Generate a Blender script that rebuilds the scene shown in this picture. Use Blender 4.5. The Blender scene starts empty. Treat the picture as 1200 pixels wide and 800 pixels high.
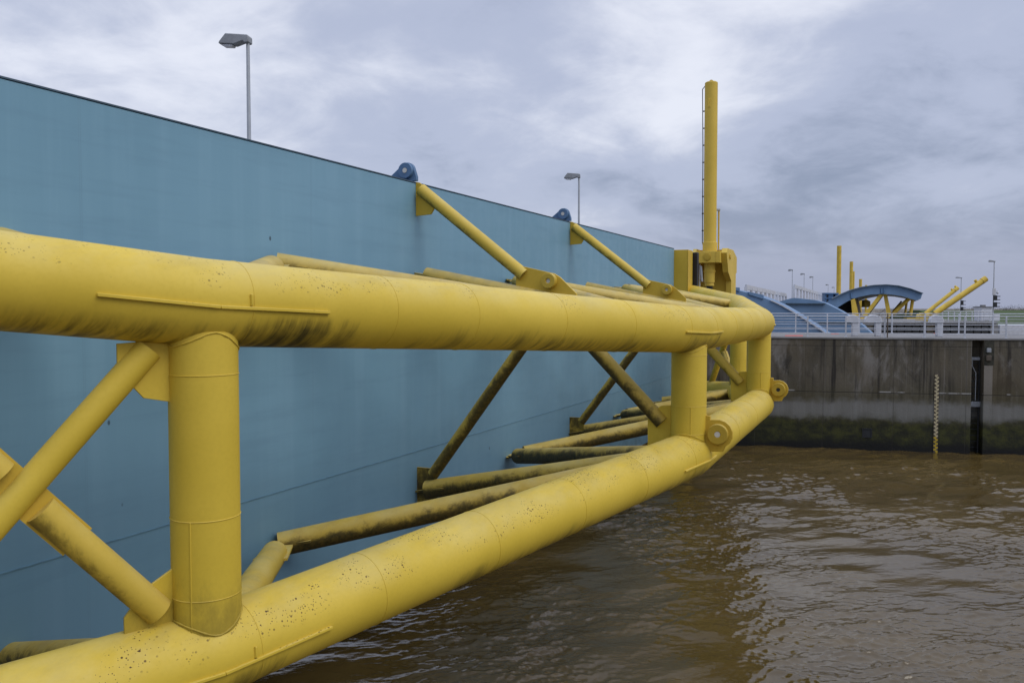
import bpy, math, random
from mathutils import Vector, Matrix
R_ = math.radians
random.seed(7)
S = bpy.context.scene
COL = S.collection
E = 7.45                      # eye height above the water
# ------------------------------------------------------------------ camera
cam_d = bpy.data.cameras.new('camera'); cam = bpy.data.objects.new('camera', cam_d); COL.objects.link(cam)
PITCH = math.atan(40/1000)
cam.location = (0, 0, E); cam.rotation_euler = (math.pi/2-PITCH, 0, 0)
cam_d.sensor_width = 36; cam_d.lens = 30; cam_d.clip_start = .1; cam_d.clip_end = 9000
S.camera = cam
CAM = Vector((0, 0, E)); FW = Vector((0, math.cos(PITCH), -math.sin(PITCH))); UP = Vector((0, math.sin(PITCH), math.cos(PITCH)))
def ray(px, py): return FW + Vector((1, 0, 0))*((px-600)/1000) + UP*((400-py)/1000)
def hit(px, py, p0, n):
    d = ray(px, py); n = Vector(n); return CAM + d*((Vector(p0)-CAM).dot(n)/d.dot(n))
def atY(px, py, Y): return hit(px, py, (0, Y, 0), (0, 1, 0))
# ------------------------------------------------------------------ mesh builder
class MB:
    def __init__(s): s.v = []; s.f = []
    def quadgrid(s, rings, closed=True):
        base = len(s.v); n = len(rings[0])
        for r in rings: s.v += [tuple(p) for p in r]
        for i in range(len(rings)-1):
            for j in range(n if closed else n-1):
                k = (j+1) % n
                s.f.append((base+i*n+j, base+i*n+k, base+(i+1)*n+k, base+(i+1)*n+j))
        return base, n, len(rings)
    def cap(s, base, n, i, flip=False):
        idx = [base+i*n+j for j in range(n)]
        s.f.append(tuple(reversed(idx)) if not flip else tuple(idx))
    def sweep(s, pts, rad, n=32, caps=True):
        pts = [Vector(p) for p in pts]
        rs = rad if isinstance(rad, (list, tuple)) else [rad]*len(pts)
        t = [(pts[i+1]-pts[i]).normalized() for i in range(len(pts)-1)]
        ref = Vector((0, 0, 1)) if abs(t[0].z) < .9 else Vector((1, 0, 0))
        u = t[0].cross(ref).normalized(); v = u.cross(t[0]).normalized()
        rings = []
        for i, p in enumerate(pts):
            tin = t[max(0, i-1)]
            ring = []
            tm = (t[i-1]+t[i]).normalized() if 0 < i < len(pts)-1 else None
            for j in range(n):
                a = 2*math.pi*j/n
                o = (u*math.cos(a)+v*math.sin(a))*rs[i]
                if tm is not None: o = o - tin*(o.dot(tm)/tin.dot(tm))
                ring.append(p+o)
            rings.append(ring)
            if tm is not None:
                q = t[i-1].rotation_difference(t[i]); u = q @ u; v = q @ v
        b, nn, m = s.quadgrid(rings)
        if caps: s.cap(b, nn, 0); s.cap(b, nn, m-1, True)
        return s
    def torus(s, c, axis, R, r, n=40, m=8):
        c = Vector(c); ax = Vector(axis).normalized()
        ref = Vector((0, 0, 1)) if abs(ax.z) < .9 else Vector((1, 0, 0))
        u = ax.cross(ref).normalized(); v = u.cross(ax)
        rings = []
        for i in range(n+1):
            a = 2*math.pi*i/n; d = u*math.cos(a)+v*math.sin(a)
            rings.append([c+d*(R+r*math.cos(2*math.pi*j/m))+ax*(r*math.sin(2*math.pi*j/m)) for j in range(m)])
        s.quadgrid(rings); return s
    def box(s, lo, hi, M=None):
        lo = Vector(lo); hi = Vector(hi)
        P = [Vector((x, y, z)) for x in (lo.x, hi.x) for y in (lo.y, hi.y) for z in (lo.z, hi.z)]
        if M is not None: P = [M @ p for p in P]
        b = len(s.v); s.v += [tuple(p) for p in P]
        for f in ((0, 1, 3, 2), (4, 6, 7, 5), (0, 4, 5, 1), (2, 3, 7, 6), (0, 2, 6, 4), (1, 5, 7, 3)):
            s.f.append(tuple(b+i for i in f))
        return s
    def beam(s, p, q, w, h, up=(0, 0, 1)):
        p = Vector(p); q = Vector(q); t = (q-p).normalized(); side = t.cross(Vector(up)).normalized(); u2 = side.cross(t)
        b = len(s.v)
        for c in (p, q):
            for sx, sz in ((-1, -1), (1, -1), (1, 1), (-1, 1)): s.v.append(tuple(c+side*(sx*w/2)+u2*(sz*h/2)))
        s.f += [(b, b+1, b+2, b+3), (b+7, b+6, b+5, b+4)]
        for j in range(4):
            k = (j+1) % 4; s.f.append((b+j, b+4+j, b+4+k, b+k))
        return s
    def prism(s, poly, d, hole=None):
        # poly: 3-D outline, d: extrusion vector; hole: inner outline with the same vertex count
        d = Vector(d); n = len(poly); P = [Vector(p) for p in poly]; b = len(s.v)
        s.v += [tuple(p) for p in P]+[tuple(p+d) for p in P]
        for j in range(n):
            k = (j+1) % n; s.f.append((b+j, b+k, b+n+k, b+n+j))
        if hole is None:
            s.f.append(tuple(b+j for j in reversed(range(n)))); s.f.append(tuple(b+n+j for j in range(n)))
        else:
            H = [Vector(p) for p in hole]; h = len(s.v)
            s.v += [tuple(p) for p in H]+[tuple(p+d) for p in H]
            for j in range(n):
                k = (j+1) % n
                s.f.append((h+k, h+j, h+n+j, h+n+k))
                s.f.append((b+k, b+j, h+j, h+k)); s.f.append((b+n+j, b+n+k, h+n+k, h+n+j))
        return s
    def build(s, name, mat, parent=None, bevel=0, sharp=38, loc=None):
        me = bpy.data.meshes.new(name); me.from_pydata(s.v, [], s.f); me.update()
        import bmesh
        bm = bmesh.new(); bm.from_mesh(me); bmesh.ops.recalc_face_normals(bm, faces=bm.faces); bm.to_mesh(me); bm.free()
        for p in me.polygons: p.use_smooth = True
        me.set_sharp_from_angle(angle=R_(sharp))
        me.materials.append(mat)
        o = bpy.data.objects.new(name, me); COL.objects.link(o)
        if parent is not None: o.parent = parent
        if loc is not None: o.location = loc
        if bevel:
            m = o.modifiers.new('bevel', 'BEVEL'); m.width = bevel; m.segments = 2; m.limit_method = 'ANGLE'; m.angle_limit = R_(40)
        return o
def tag(o, label=None, cat=None, group=None, kind=None):
    if label: o['label'] = label
    if cat: o['category'] = cat
    if group: o['group'] = group
    if kind: o['kind'] = kind
    return o
def empty(name, loc, rz=0, **k):
    o = bpy.data.objects.new(name, None); COL.objects.link(o); o.location = loc; o.rotation_euler = (0, 0, rz); o.empty_display_size = .3
    return tag(o, **k)
def kids(o): return [c for c in COL.objects if c.parent == o]
def copy_tree(o, parent=None):
    c = o.copy(); COL.objects.link(c)
    if parent is not None: c.parent = parent
    for ch in kids(o): copy_tree(ch, c)
    return c
# ------------------------------------------------------------------ materials
class NT:
    def __init__(s, name):
        s.m = bpy.data.materials.new(name); s.m.use_nodes = True; s.t = s.m.node_tree
        s.b = s.t.nodes['Principled BSDF']; s.tc = s.n('ShaderNodeTexCoord'); s.geo = s.n('ShaderNodeNewGeometry')
    def n(s, ty, **k):
        x = s.t.nodes.new(ty)
        for a, v in k.items(): setattr(x, a, v)
        return x
    def L(s, a, b): s.t.links.new(a, b)
    def put(s, sock, v):
        if isinstance(v, bpy.types.NodeSocket): s.L(v, sock)
        else: sock.default_value = v
    def math(s, op, a, b=0, c=0, clamp=False):
        x = s.n('ShaderNodeMath', operation=op, use_clamp=clamp)
        for i, v in enumerate((a, b, c)): s.put(x.inputs[i], v)
        return x.outputs[0]
    def vmap(s, scale, src=None, rot=(0, 0, 0), loc=(0, 0, 0)):
        x = s.n('ShaderNodeMapping'); s.L(src or s.tc.outputs['Object'], x.inputs[0]); x.inputs['Scale'].default_value = scale
        x.inputs['Rotation'].default_value = rot; x.inputs['Location'].default_value = loc
        return x.outputs[0]
    def noise(s, vec, scale, detail=4, rough=.55, dist=0):
        x = s.n('ShaderNodeTexNoise'); s.L(vec, x.inputs['Vector']); x.inputs['Scale'].default_value = scale
        x.inputs['Detail'].default_value = detail; x.inputs['Roughness'].default_value = rough; x.inputs['Distortion'].default_value = dist
        return x.outputs['Fac']
    def ramp(s, v, a, b, lo=0., hi=1.):
        x = s.n('ShaderNodeMapRange', interpolation_type='SMOOTHSTEP'); s.put(x.inputs[0], v)
        x.inputs[1].default_value = a; x.inputs[2].default_value = b; x.inputs[3].default_value = lo; x.inputs[4].default_value = hi
        return x.outputs[0]
    def mix(s, f, a, b, mode='MIX'):
        x = s.n('ShaderNodeMix', data_type='RGBA', blend_type=mode); s.put(x.inputs[0], f)
        for i, v in ((6, a), (7, b)):
            if isinstance(v, (tuple, list)): v = (*v[:3], 1)
            s.put(x.inputs[i], v)
        return x.outputs[2]
    def sep(s, v):
        x = s.n('ShaderNodeSeparateXYZ'); s.L(v, x.inputs[0]); return x.outputs
    def bump(s, h, strength=.2, dist=.02):
        x = s.n('ShaderNodeBump'); s.L(h, x.inputs['Height']); x.inputs['Strength'].default_value = strength; x.inputs['Distance'].default_value = dist
        s.L(x.outputs[0], s.b.inputs['Normal'])
    def out(s, col, rough=.5, metal=0, spec=None):
        if isinstance(col, (tuple, list)): col = (*col[:3], 1)
        s.put(s.b.inputs['Base Color'], col); s.put(s.b.inputs['Roughness'], rough); s.b.inputs['Metallic'].default_value = metal
        if spec is not None: s.b.inputs['Specular IOR Level'].default_value = spec
        return s.m
def plain(name, col, rough=.5, metal=0, var=.12, scale=3., spec=.4):
    t = NT(name); n = t.noise(t.vmap((1, 1, 1)), scale, 5)
    dark = tuple(c*(1-var*1.6) for c in col); light = tuple(min(1, c*(1+var)) for c in col)
    return t.out(t.mix(t.ramp(n, .3, .7), dark, light), rough, metal, spec)
YEL = (.655, .466, .043)
def yellow(name, under=.6, algae=0., spots=0., top=.25, col=YEL, stains=(), thr=.60, base=0):
    t = NT(name); ob = t.tc.outputs['Object']; nz = t.sep(t.geo.outputs['Normal'])[2]
    big = t.noise(t.vmap((1, 1, 1)), .7, 3)
    fine = t.noise(t.vmap((1, 1, 1)), 22, 4)
    c = t.mix(t.ramp(big, .3, .7), tuple(x*.92 for x in col), (col[0]*1.03, col[1]*1.04, col[2]*1.25))
    c = t.mix(t.math('MULTIPLY', t.ramp(fine, .4, .72), .13), c, (col[0]*.7, col[1]*.68, col[2]*.7))
    # chalky, dusty film on the upper side
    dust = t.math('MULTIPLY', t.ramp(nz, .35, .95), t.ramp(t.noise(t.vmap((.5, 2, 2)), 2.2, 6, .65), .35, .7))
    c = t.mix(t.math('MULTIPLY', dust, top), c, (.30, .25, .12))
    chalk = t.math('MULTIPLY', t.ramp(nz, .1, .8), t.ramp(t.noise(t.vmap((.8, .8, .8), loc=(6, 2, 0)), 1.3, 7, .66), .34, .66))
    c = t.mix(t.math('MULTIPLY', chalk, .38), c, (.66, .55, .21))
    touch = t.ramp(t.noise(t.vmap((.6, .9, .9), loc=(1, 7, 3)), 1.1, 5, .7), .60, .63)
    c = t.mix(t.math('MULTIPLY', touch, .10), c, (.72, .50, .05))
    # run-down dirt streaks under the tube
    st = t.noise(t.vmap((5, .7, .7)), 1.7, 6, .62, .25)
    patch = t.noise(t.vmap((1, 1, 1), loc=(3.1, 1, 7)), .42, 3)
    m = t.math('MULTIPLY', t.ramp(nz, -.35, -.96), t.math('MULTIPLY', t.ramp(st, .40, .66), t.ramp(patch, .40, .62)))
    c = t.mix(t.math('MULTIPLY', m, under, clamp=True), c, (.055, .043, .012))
    if stains:                                       # black drips held under the welded strips
        px_ = t.sep(ob)[0]; wob = t.math('MULTIPLY', t.math('SUBTRACT', st, .5), .7)
        px_ = t.math('ADD', px_, wob); tot = 0.
        for x0, x1, k in stains:
            q = t.math('MULTIPLY', t.math('MULTIPLY', t.ramp(px_, x0-.15, x0+.25), t.ramp(px_, x1+.06, x1-.06)), k)
            tot = t.math('MAXIMUM', tot, q)
        st3 = t.math('ADD', t.math('MULTIPLY', t.noise(t.vmap((6, .3, .45), loc=(2, 5, 1)), 1.1, 8, .76, .1), .62), t.math('MULTIPLY', t.noise(t.vmap((1, 1, 1), loc=(0, 5, 1)), 1.7, 4, .6), .42))
        f = t.math('MULTIPLY', tot, t.math('MULTIPLY', t.ramp(nz, -.16, -.40), t.ramp(t.math('ADD', st3, t.math('MULTIPLY', nz, -.20)), .48, .82)))
        c = t.mix(f, c, (.045, .037, .012))
    if base:                                         # grime caught at the foot of the post
        zl = t.sep(ob)[2]; gn = t.noise(t.vmap((1.6, 1.6, .8)), 2., 7, .72, .4)
        c = t.mix(t.math('MULTIPLY', t.ramp(t.math('ADD', zl, t.math('MULTIPLY', gn, -1.6)), 2.55, 1.75), base), c, (.16, .12, .022))
    if algae:
        a1 = t.noise(t.vmap((1.6, 1.6, 1.6)), 1.1, 7, .68, .6)
        a2 = t.noise(t.vmap((5, 5, 5)), 3., 6, .7)
        lim = t.math('ADD', t.math('MULTIPLY', nz, .42), t.math('MULTIPLY', a2, -.35))
        g = t.ramp(t.math('SUBTRACT', t.math('ADD', a1, .05), t.math('ADD', lim, thr)), -.10, .20)
        c = t.mix(t.math('MULTIPLY', g, algae, clamp=True), c, t.mix(t.ramp(a2, .3, .7), (.018, .019, .008), (.10, .068, .014)))
    if spots:
        cl = t.ramp(t.noise(t.vmap((1, 1, 1), loc=(5.3, 0, 2)), 1.25, 4, .6), .50, .60)
        for sc, th, off in ((13., .17, 0), (20., .18, 4.), (34., .2, 9.)):
            vo = t.n('ShaderNodeTexVoronoi'); t.L(t.vmap((1, 1, 1), loc=(off, off, 0)), vo.inputs['Vector']); vo.inputs['Scale'].default_value = sc
            pick = t.math('GREATER_THAN', t.sep(vo.outputs['Color'])[0], .36)
            dot = t.math('MULTIPLY', t.ramp(vo.outputs['Distance'], th+.03, th-.04), pick)
            f = t.math('MULTIPLY', t.math('MULTIPLY', dot, t.math('MULTIPLY', cl, t.ramp(nz, .15, .5))), spots, clamp=True)
            c = t.mix(f, c, (.075, .036, .008))
    t.bump(t.noise(t.vmap((1, 1, 1)), 6, 3), .10, .012)
    r = t.math('ADD', .46, t.math('MULTIPLY', fine, .22))
    return t.out(c, r, 0, .32)
M = {}
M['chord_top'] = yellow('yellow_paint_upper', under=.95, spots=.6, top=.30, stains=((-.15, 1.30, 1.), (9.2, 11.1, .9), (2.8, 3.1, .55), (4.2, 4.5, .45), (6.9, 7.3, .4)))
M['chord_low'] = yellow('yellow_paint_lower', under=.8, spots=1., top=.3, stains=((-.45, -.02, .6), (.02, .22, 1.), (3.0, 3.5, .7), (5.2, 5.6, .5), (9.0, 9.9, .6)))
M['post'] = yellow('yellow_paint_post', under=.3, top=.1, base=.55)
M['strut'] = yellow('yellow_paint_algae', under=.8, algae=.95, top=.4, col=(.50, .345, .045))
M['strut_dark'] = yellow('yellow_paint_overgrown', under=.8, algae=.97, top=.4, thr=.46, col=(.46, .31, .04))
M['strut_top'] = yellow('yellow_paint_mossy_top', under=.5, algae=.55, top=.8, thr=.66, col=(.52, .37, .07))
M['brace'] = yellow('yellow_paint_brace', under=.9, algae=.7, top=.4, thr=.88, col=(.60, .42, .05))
M['plate'] = yellow('yellow_paint_plate', under=.3, top=.1, col=(.58, .385, .035))
M['weld'] = yellow('yellow_paint_rusty_weld', under=.9, top=.1, col=(.42, .27, .03))
M['boss'] = yellow('yellow_paint_boss', under=.3, top=.1, col=(.50, .34, .035))
M['cyl'] = yellow('yellow_paint_cylinder', under=.3, top=.1, col=(.66, .46, .06))
M['far_yellow'] = plain('far_yellow_paint', (.62, .43, .055), .5, var=.1, scale=1.2)
M['blue_trim'] = plain('blue_lug_paint', (.085, .165, .285), .45, var=.1)
M['blue_dark'] = plain('dark_edge_paint', (.05, .085, .12), .5)
M['blue_far'] = plain('far_blue_paint', (.125, .215, .345), .5, var=.08, scale=.5)
M['seam'] = plain('darker_seam_paint', (.125, .245, .33), .5)  # darker tone of the gate blue for the seam rib
M['dark_conc'] = plain('dark_concrete', (.045, .043, .03), .8, var=.3)
M['rubber'] = plain('black_rubber', (.012, .012, .013), .5)
M['black'] = plain('dark_steel_and_shade', (.02, .022, .024), .6)
M['galv'] = plain('galvanised_steel', (.42, .44, .46), .42, .3, var=.06)
M['lamp_grey'] = plain('lamp_housing_grey', (.27, .285, .30), .45)
M['lens'] = plain('lamp_lens_glass', (.62, .64, .68), .12)
M['white'] = plain('white_paint', (.52, .53, .56), .5, var=.06)
M['rail'] = plain('galvanised_rail', (.50, .52, .56), .45, .15, var=.06)
M['pale_conc'] = plain('pale_concrete', (.205, .20, .195), .95, var=.12, scale=.8)
M['red'] = plain('red_marking_paint', (.50, .06, .03), .6)
M['pin_hole_disc'] = plain('bright_pin_hole', (.62, .60, .54), .35, .3)
M['cream'] = plain('gauge_cream', (.50, .43, .26), .6)
M['gauge_yel'] = plain('gauge_yellow', (.50, .35, .03), .6)
M['bark'] = plain('bare_bark', (.06, .05, .045), .9)
M['twig'] = plain('bare_twigs', (.085, .075, .075), .9)
M['rope'] = plain('brown_pole', (.10, .08, .06), .7)
def gate_blue():
    t = NT('blue_gate_paint'); ob = t.tc.outputs['Object']; x, y, z = t.sep(ob)
    c = t.mix(t.ramp(t.noise(t.vmap((.10, .1, .16)), 1., 4), .3, .72), (.152, .300, .400), (.188, .350, .460))
    # faded broad wiping bands and fine vertical rain marks
    c = t.mix(t.math('MULTIPLY', t.ramp(t.noise(t.vmap((2.2, 1, .10)), 1.1, 5, .6), .42, .72), .34), c, (.22, .385, .50))
    c = t.mix(t.math('MULTIPLY', t.ramp(t.noise(t.vmap((.5, 1, 5.)), .7, 5, .65), .46, .72), .26), c, (.12, .235, .325))
    # scuffs
    sc = t.ramp(t.noise(t.vmap((1, 1, .8), loc=(2, 0, 5)), .9, 7, .72), .64, .74)
    c = t.mix(t.math('MULTIPLY', sc, .5), c, (.15, .215, .245))
    # chips
    vo = t.n('ShaderNodeTexVoronoi'); t.L(t.vmap((1.4, 1.4, .9)), vo.inputs['Vector']); vo.inputs['Scale'].default_value = 1.
    chip = t.math('MULTIPLY', t.ramp(vo.outputs['Distance'], .05, .03), t.math('GREATER_THAN', t.sep(vo.outputs['Color'])[1], .55))
    c = t.mix(t.math('MULTIPLY', chip, .8), c, (.03, .045, .06))
    lowermost = t.ramp(t.math('ADD', z, t.math('MULTIPLY', t.math('SUBTRACT', t.noise(t.vmap((.5, 1, .5)), 1.1, 6, .65), .5), 2.6)), 4.9, 2.2)
    c = t.mix(t.math('MULTIPLY', lowermost, .32), c, (.09, .165, .23))  # darker blue towards the bottom of the plate, with an uneven edge
    # algae just above the water line of the plate
    al = t.math('MULTIPLY', t.ramp(z, 1.2, .2), t.ramp(t.noise(t.vmap((1, 1, 1)), 1.4, 6, .7), .35, .65))
    c = t.mix(t.math('MULTIPLY', al, .55), c, (.08, .11, .09))
    # plate joints: fine weld lines every 5 m
    j = t.math('ABSOLUTE', t.math('SUBTRACT', t.math('FRACT', t.math('DIVIDE', t.math('ADD', x, 48.85), 5.)), .5))
    jl = t.ramp(j, .4985, .5)
    j2 = t.ramp(t.math('ABSOLUTE', t.math('SUBTRACT', j, .497)), .003, .0)
    c = t.mix(t.math('MULTIPLY', j2, .14), c, (.11, .19, .25))
    h = t.math('ADD', t.noise(t.vmap((.55, 1, .35)), 1., 2), t.math('MULTIPLY', jl, .015))
    t.bump(h, .3, .05)
    return t.out(c, t.ramp(t.noise(t.vmap((1, 1, 1)), 3, 4), .2, .8, .38, .55), 0, .4)
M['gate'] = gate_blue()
def pier_mat(nm='stained_quay_concrete', gain=None):
    t = NT(nm); ob = t.tc.outputs['Object']; x, y, z = t.sep(ob)
    fine = t.noise(t.vmap((1, 1, 1)), 9, 6, .7)
    c = t.mix(t.ramp(t.noise(t.vmap((1, 1, .6)), .35, 5, .6), .3, .7), (.082, .071, .050), (.128, .112, .082))
    c = t.mix(t.math('MULTIPLY', t.ramp(fine, .45, .75), .35), c, (.058, .047, .033))
    # board marks and dark run-down streaks
    st = t.noise(t.vmap((2.6, 1, .10)), 1.4, 6, .65)
    c = t.mix(t.math('MULTIPLY', t.math('MULTIPLY', t.ramp(st, .45, .64), t.ramp(t.noise(t.vmap((.45, 1, .25), loc=(3, 0, 6)), .8, 4), .38, .58)), .95), c, (.022, .019, .017))
    st2 = t.noise(t.vmap((6.5, 1, .05), loc=(9, 0, 0)), 1.2, 5, .7)
    c = t.mix(t.math('MULTIPLY', t.ramp(st2, .55, .70), .6), c, (.22, .20, .18))
    blot = t.noise(t.vmap((.55, 1, .4), loc=(8, 0, 3)), .9, 7, .7, .5)
    c = t.mix(t.math('MULTIPLY', t.math('MULTIPLY', t.ramp(blot, .50, .66), t.ramp(z, 2.6, 3.6)), .75), c, (.022, .02, .017))
    blot2 = t.noise(t.vmap((.9, 1, .35), loc=(1, 0, 9)), .8, 7, .7, .4)
    c = t.mix(t.math('MULTIPLY', t.ramp(blot2, .52, .68), .7), c, (.25, .235, .215))
    brn = t.noise(t.vmap((.5, 1, .3), loc=(4, 0, 1)), .8, 5)
    c = t.mix(t.math('MULTIPLY', t.ramp(brn, .48, .68), .5), c, (.10, .075, .04))
    if gain: c = t.mix(.55, c, gain)
    wob = t.math('ADD', z, t.math('MULTIPLY', t.math('SUBTRACT', t.noise(t.vmap((.8, 1, .9)), 1.2, 8, .66), .5), 1.05))
    # bleached band between the tide marks, green growth, then black wet foot
    band = t.math('MULTIPLY', t.ramp(wob, 1.45, 1.75), t.ramp(wob, 2.8, 2.3))
    c = t.mix(t.math('MULTIPLY', band, .85), c, t.mix(st, (.16, .16, .16), (.42, .42, .42)))
    c = t.mix(t.math('MULTIPLY', t.ramp(wob, 3.9, 2.6), .45), c, (.055, .05, .02))
    gr = t.ramp(wob, 2.0, 1.2)
    c = t.mix(gr, c, t.mix(t.ramp(t.noise(t.vmap((1.2, 1, 1.5)), 1.3, 6, .7), .38, .66), (.014, .015, .006), (.050, .052, .010)))
    c = t.mix(t.ramp(wob, .75, .15), c, (.006, .006, .005))
    # casting joints
    jx = t.math('ABSOLUTE', t.math('SUBTRACT', t.math('FRACT', t.math('DIVIDE', t.math('ADD', x, 50.6), 3.45)), .5))
    jl = t.ramp(jx, .493, .499)
    c = t.mix(t.math('MULTIPLY', jl, .55), c, (.03, .026, .022))
    jz = t.math('ADD', t.ramp(t.math('ABSOLUTE', t.math('SUBTRACT', z, 2.99)), .03, .012), t.math('MULTIPLY', t.ramp(t.math('ABSOLUTE', t.math('SUBTRACT', z, 5.42)), .03, .01), .6), clamp=True)
    c = t.mix(t.math('MULTIPLY', jz, .75), c, (.025, .022, .018))
    salt = t.math('MULTIPLY', t.ramp(t.math('ABSOLUTE', t.math('SUBTRACT', z, 3.05)), .05, .02), t.ramp(t.noise(t.vmap((1, 1, .1)), 1.1, 5), .52, .6))
    c = t.mix(t.math('MULTIPLY', salt, .5), c, (.5, .49, .47))
    t.bump(t.math('SUBTRACT', t.math('ADD', fine, t.math('MULTIPLY', st, .6)), t.math('MULTIPLY', t.math('ADD', jl, jz), .8)), .5, .03)
    return t.out(c, t.ramp(wob, .3, 1.6, .35, .85), 0, .35)
M['pier'] = pier_mat(); M['pier_pale'] = pier_mat('paler_quay_concrete', (.30, .275, .24))
def grass_mat():
    t = NT('dyke_grass'); c = t.mix(t.ramp(t.noise(t.vmap((1, 1, 1)), .05, 6, .6), .3, .7), (.050, .078, .026), (.075, .10, .038))
    return t.out(c, .9, 0, .2)
M['grass'] = grass_mat()
M['bank'] = plain('stone_bank', (.16, .14, .11), .9, var=.3, scale=.3)
M['seabed'] = plain('river_mud', (.09, .06, .035), .9)
def water_mat():
    t = NT('muddy_water'); pos = t.geo.outputs['Position']
    c = t.mix(t.ramp(t.noise(t.vmap((.12, .3, 1), src=pos), 1., 5, .6, .6), .3, .7), (.068, .0450, .0128), (.098, .0660, .0205))
    h1 = t.noise(t.vmap((.9, 1.9, 1), src=pos, rot=(0, 0, .35)), 2.3, 5, .62, .5)
    h2 = t.noise(t.vmap((1., 2.2, 1), src=pos, rot=(0, 0, -.2)), 7.5, 3, .6, .3)
    h3 = t.math('ABSOLUTE', t.math('SUBTRACT', t.noise(t.vmap((1., 2., 1), src=pos, rot=(0, 0, .1)), 3.4, 4, .6, .4), .5))
    t.bump(t.math('SUBTRACT', t.math('ADD', t.math('MULTIPLY', h1, .7), t.math('MULTIPLY', h2, .7)), t.math('MULTIPLY', h3, .6)), .5, .014)
    return t.out(c, .02, 0, .5)
M['water'] = water_mat()
# ------------------------------------------------------------------ world + sun
W = bpy.data.worlds.new('World'); S.world = W; W.use_nodes = True
SUN_EL, SUN_AZ = R_(46), R_(122)     # compass angle from +Y towards +X
def world():
    t = W.node_tree; N = t.nodes; L = t.links.new
    bg = N['Background']; bg.inputs['Strength'].default_value = .113
    sky = N.new('ShaderNodeTexSky'); sky.sky_type = 'NISHITA'; sky.sun_disc = False
    sky.sun_elevation = SUN_EL; sky.sun_rotation = SUN_AZ; sky.air_density = 1.2; sky.dust_density = 2.
    tc = N.new('ShaderNodeTexCoord'); sp = N.new('ShaderNodeSeparateXYZ'); L(tc.outputs['Generated'], sp.inputs[0])
    def mth(op, a, b=0., clamp=False):
        x = N.new('ShaderNodeMath'); x.operation = op; x.use_clamp = clamp
        for i, v in enumerate((a, b)):
            if isinstance(v, bpy.types.NodeSocket): L(v, x.inputs[i])
            else: x.inputs[i].default_value = v
        return x.outputs[0]
    def rng(v, a, b, lo=0., hi=1.):
        x = N.new('ShaderNodeMapRange'); x.interpolation_type = 'SMOOTHSTEP'; L(v, x.inputs[0])
        for i, q in enumerate((a, b, lo, hi)): x.inputs[i+1].default_value = q
        return x.outputs[0]
    z = mth('MAXIMUM', sp.outputs[2], 0.)
    den = mth('ADD', z, .30)
    cm = N.new('ShaderNodeCombineXYZ'); L(mth('DIVIDE', sp.outputs[0], den), cm.inputs[0]); L(mth('DIVIDE', sp.outputs[1], den), cm.inputs[1])
    def noise(scale, det, rough, loc, dist=.4, sc=(1, 1, 1)):
        mp = N.new('ShaderNodeMapping'); L(cm.outputs[0], mp.inputs[0]); mp.inputs['Location'].default_value = loc; mp.inputs['Scale'].default_value = sc
        x = N.new('ShaderNodeTexNoise'); L(mp.outputs[0], x.inputs['Vector']); x.inputs['Scale'].default_value = scale
        x.inputs['Detail'].default_value = det; x.inputs['Roughness'].default_value = rough; x.inputs['Distortion'].default_value = dist
        return x.outputs['Fac']
    n1 = noise(1.5, 9, .54, CLOUD_LOC, .35); n2 = noise(4.0, 8, .6, (3.3, 8.1, 0), .5)
    n3 = noise(9., 6, .6, (7.1, 2.2, 0), .5)
    v = mth('ADD', mth('ADD', mth('MULTIPLY', n1, .66), mth('MULTIPLY', n2, .26)), mth('MULTIPLY', n3, .08))
    # thinner, brighter cloud in two parts of the sky
    def glow(az, el, a, b, k):
        d = Vector((math.sin(R_(az))*math.cos(R_(el)), math.cos(R_(az))*math.cos(R_(el)), math.sin(R_(el))))
        x = N.new('ShaderNodeVectorMath'); x.operation = 'DOT_PRODUCT'; L(tc.outputs['Generated'], x.inputs[0]); x.inputs[1].default_value = d
        return mth('MULTIPLY', rng(x.outputs['Value'], math.cos(R_(b)), math.cos(R_(a))), k)
    g = mth('ADD', mth('ADD', glow(12.5, 20, .5, 12, .19), glow(-25, 15, 1, 13, .10)), mth('SUBTRACT', glow(24, 19, 1, 10, .05), glow(23, 6, 2, 14, .12)))
    v = mth('ADD', mth('ADD', mth('MULTIPLY', v, 1.02), .015), g)
    cr = N.new('ShaderNodeValToRGB'); L(v, cr.inputs[0]); e = cr.color_ramp; e.interpolation = 'EASE'
    e.elements[0].position = .33; e.elements[0].color = (2.5, 2.95, 4.15, 1)
    e.elements[1].position = .74; e.elements[1].color = (7.6, 7.85, 8.8, 1)
    m = e.elements.new(.50); m.color = (4.3, 4.75, 6.2, 1)
    # horizon veil
    mx = N.new('ShaderNodeMix'); mx.data_type = 'RGBA'; L(rng(z, .13, .0), mx.inputs[0]); L(cr.outputs[0], mx.inputs[6]); mx.inputs[7].default_value = (3.3, 3.65, 4.95, 1)
    # an overcast dome is brighter overhead
    up = rng(z, .34, .95, 1., ZEN)
    ml = N.new('ShaderNodeMix'); ml.data_type = 'RGBA'; ml.blend_type = 'MULTIPLY'; ml.inputs[0].default_value = 1
    cb = N.new('ShaderNodeCombineXYZ')
    for i in range(3): L(up, cb.inputs[i])
    L(mx.outputs[2], ml.inputs[6]); L(cb.outputs[0], ml.inputs[7])
    fin = N.new('ShaderNodeMix'); fin.data_type = 'RGBA'; fin.inputs[0].default_value = .90
    L(sky.outputs[0], fin.inputs[6]); L(ml.outputs[2], fin.inputs[7])
    L(fin.outputs[2], bg.inputs['Color'])
CLOUD_LOC = (1.7, 4.2, 0); ZEN = 2.15
world()
sd = bpy.data.lights.new('sun', 'SUN'); sd.energy = 1.15; sd.angle = R_(35); sd.color = (1, .95, .87)
so = bpy.data.objects.new('sun', sd); COL.objects.link(so)
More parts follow.
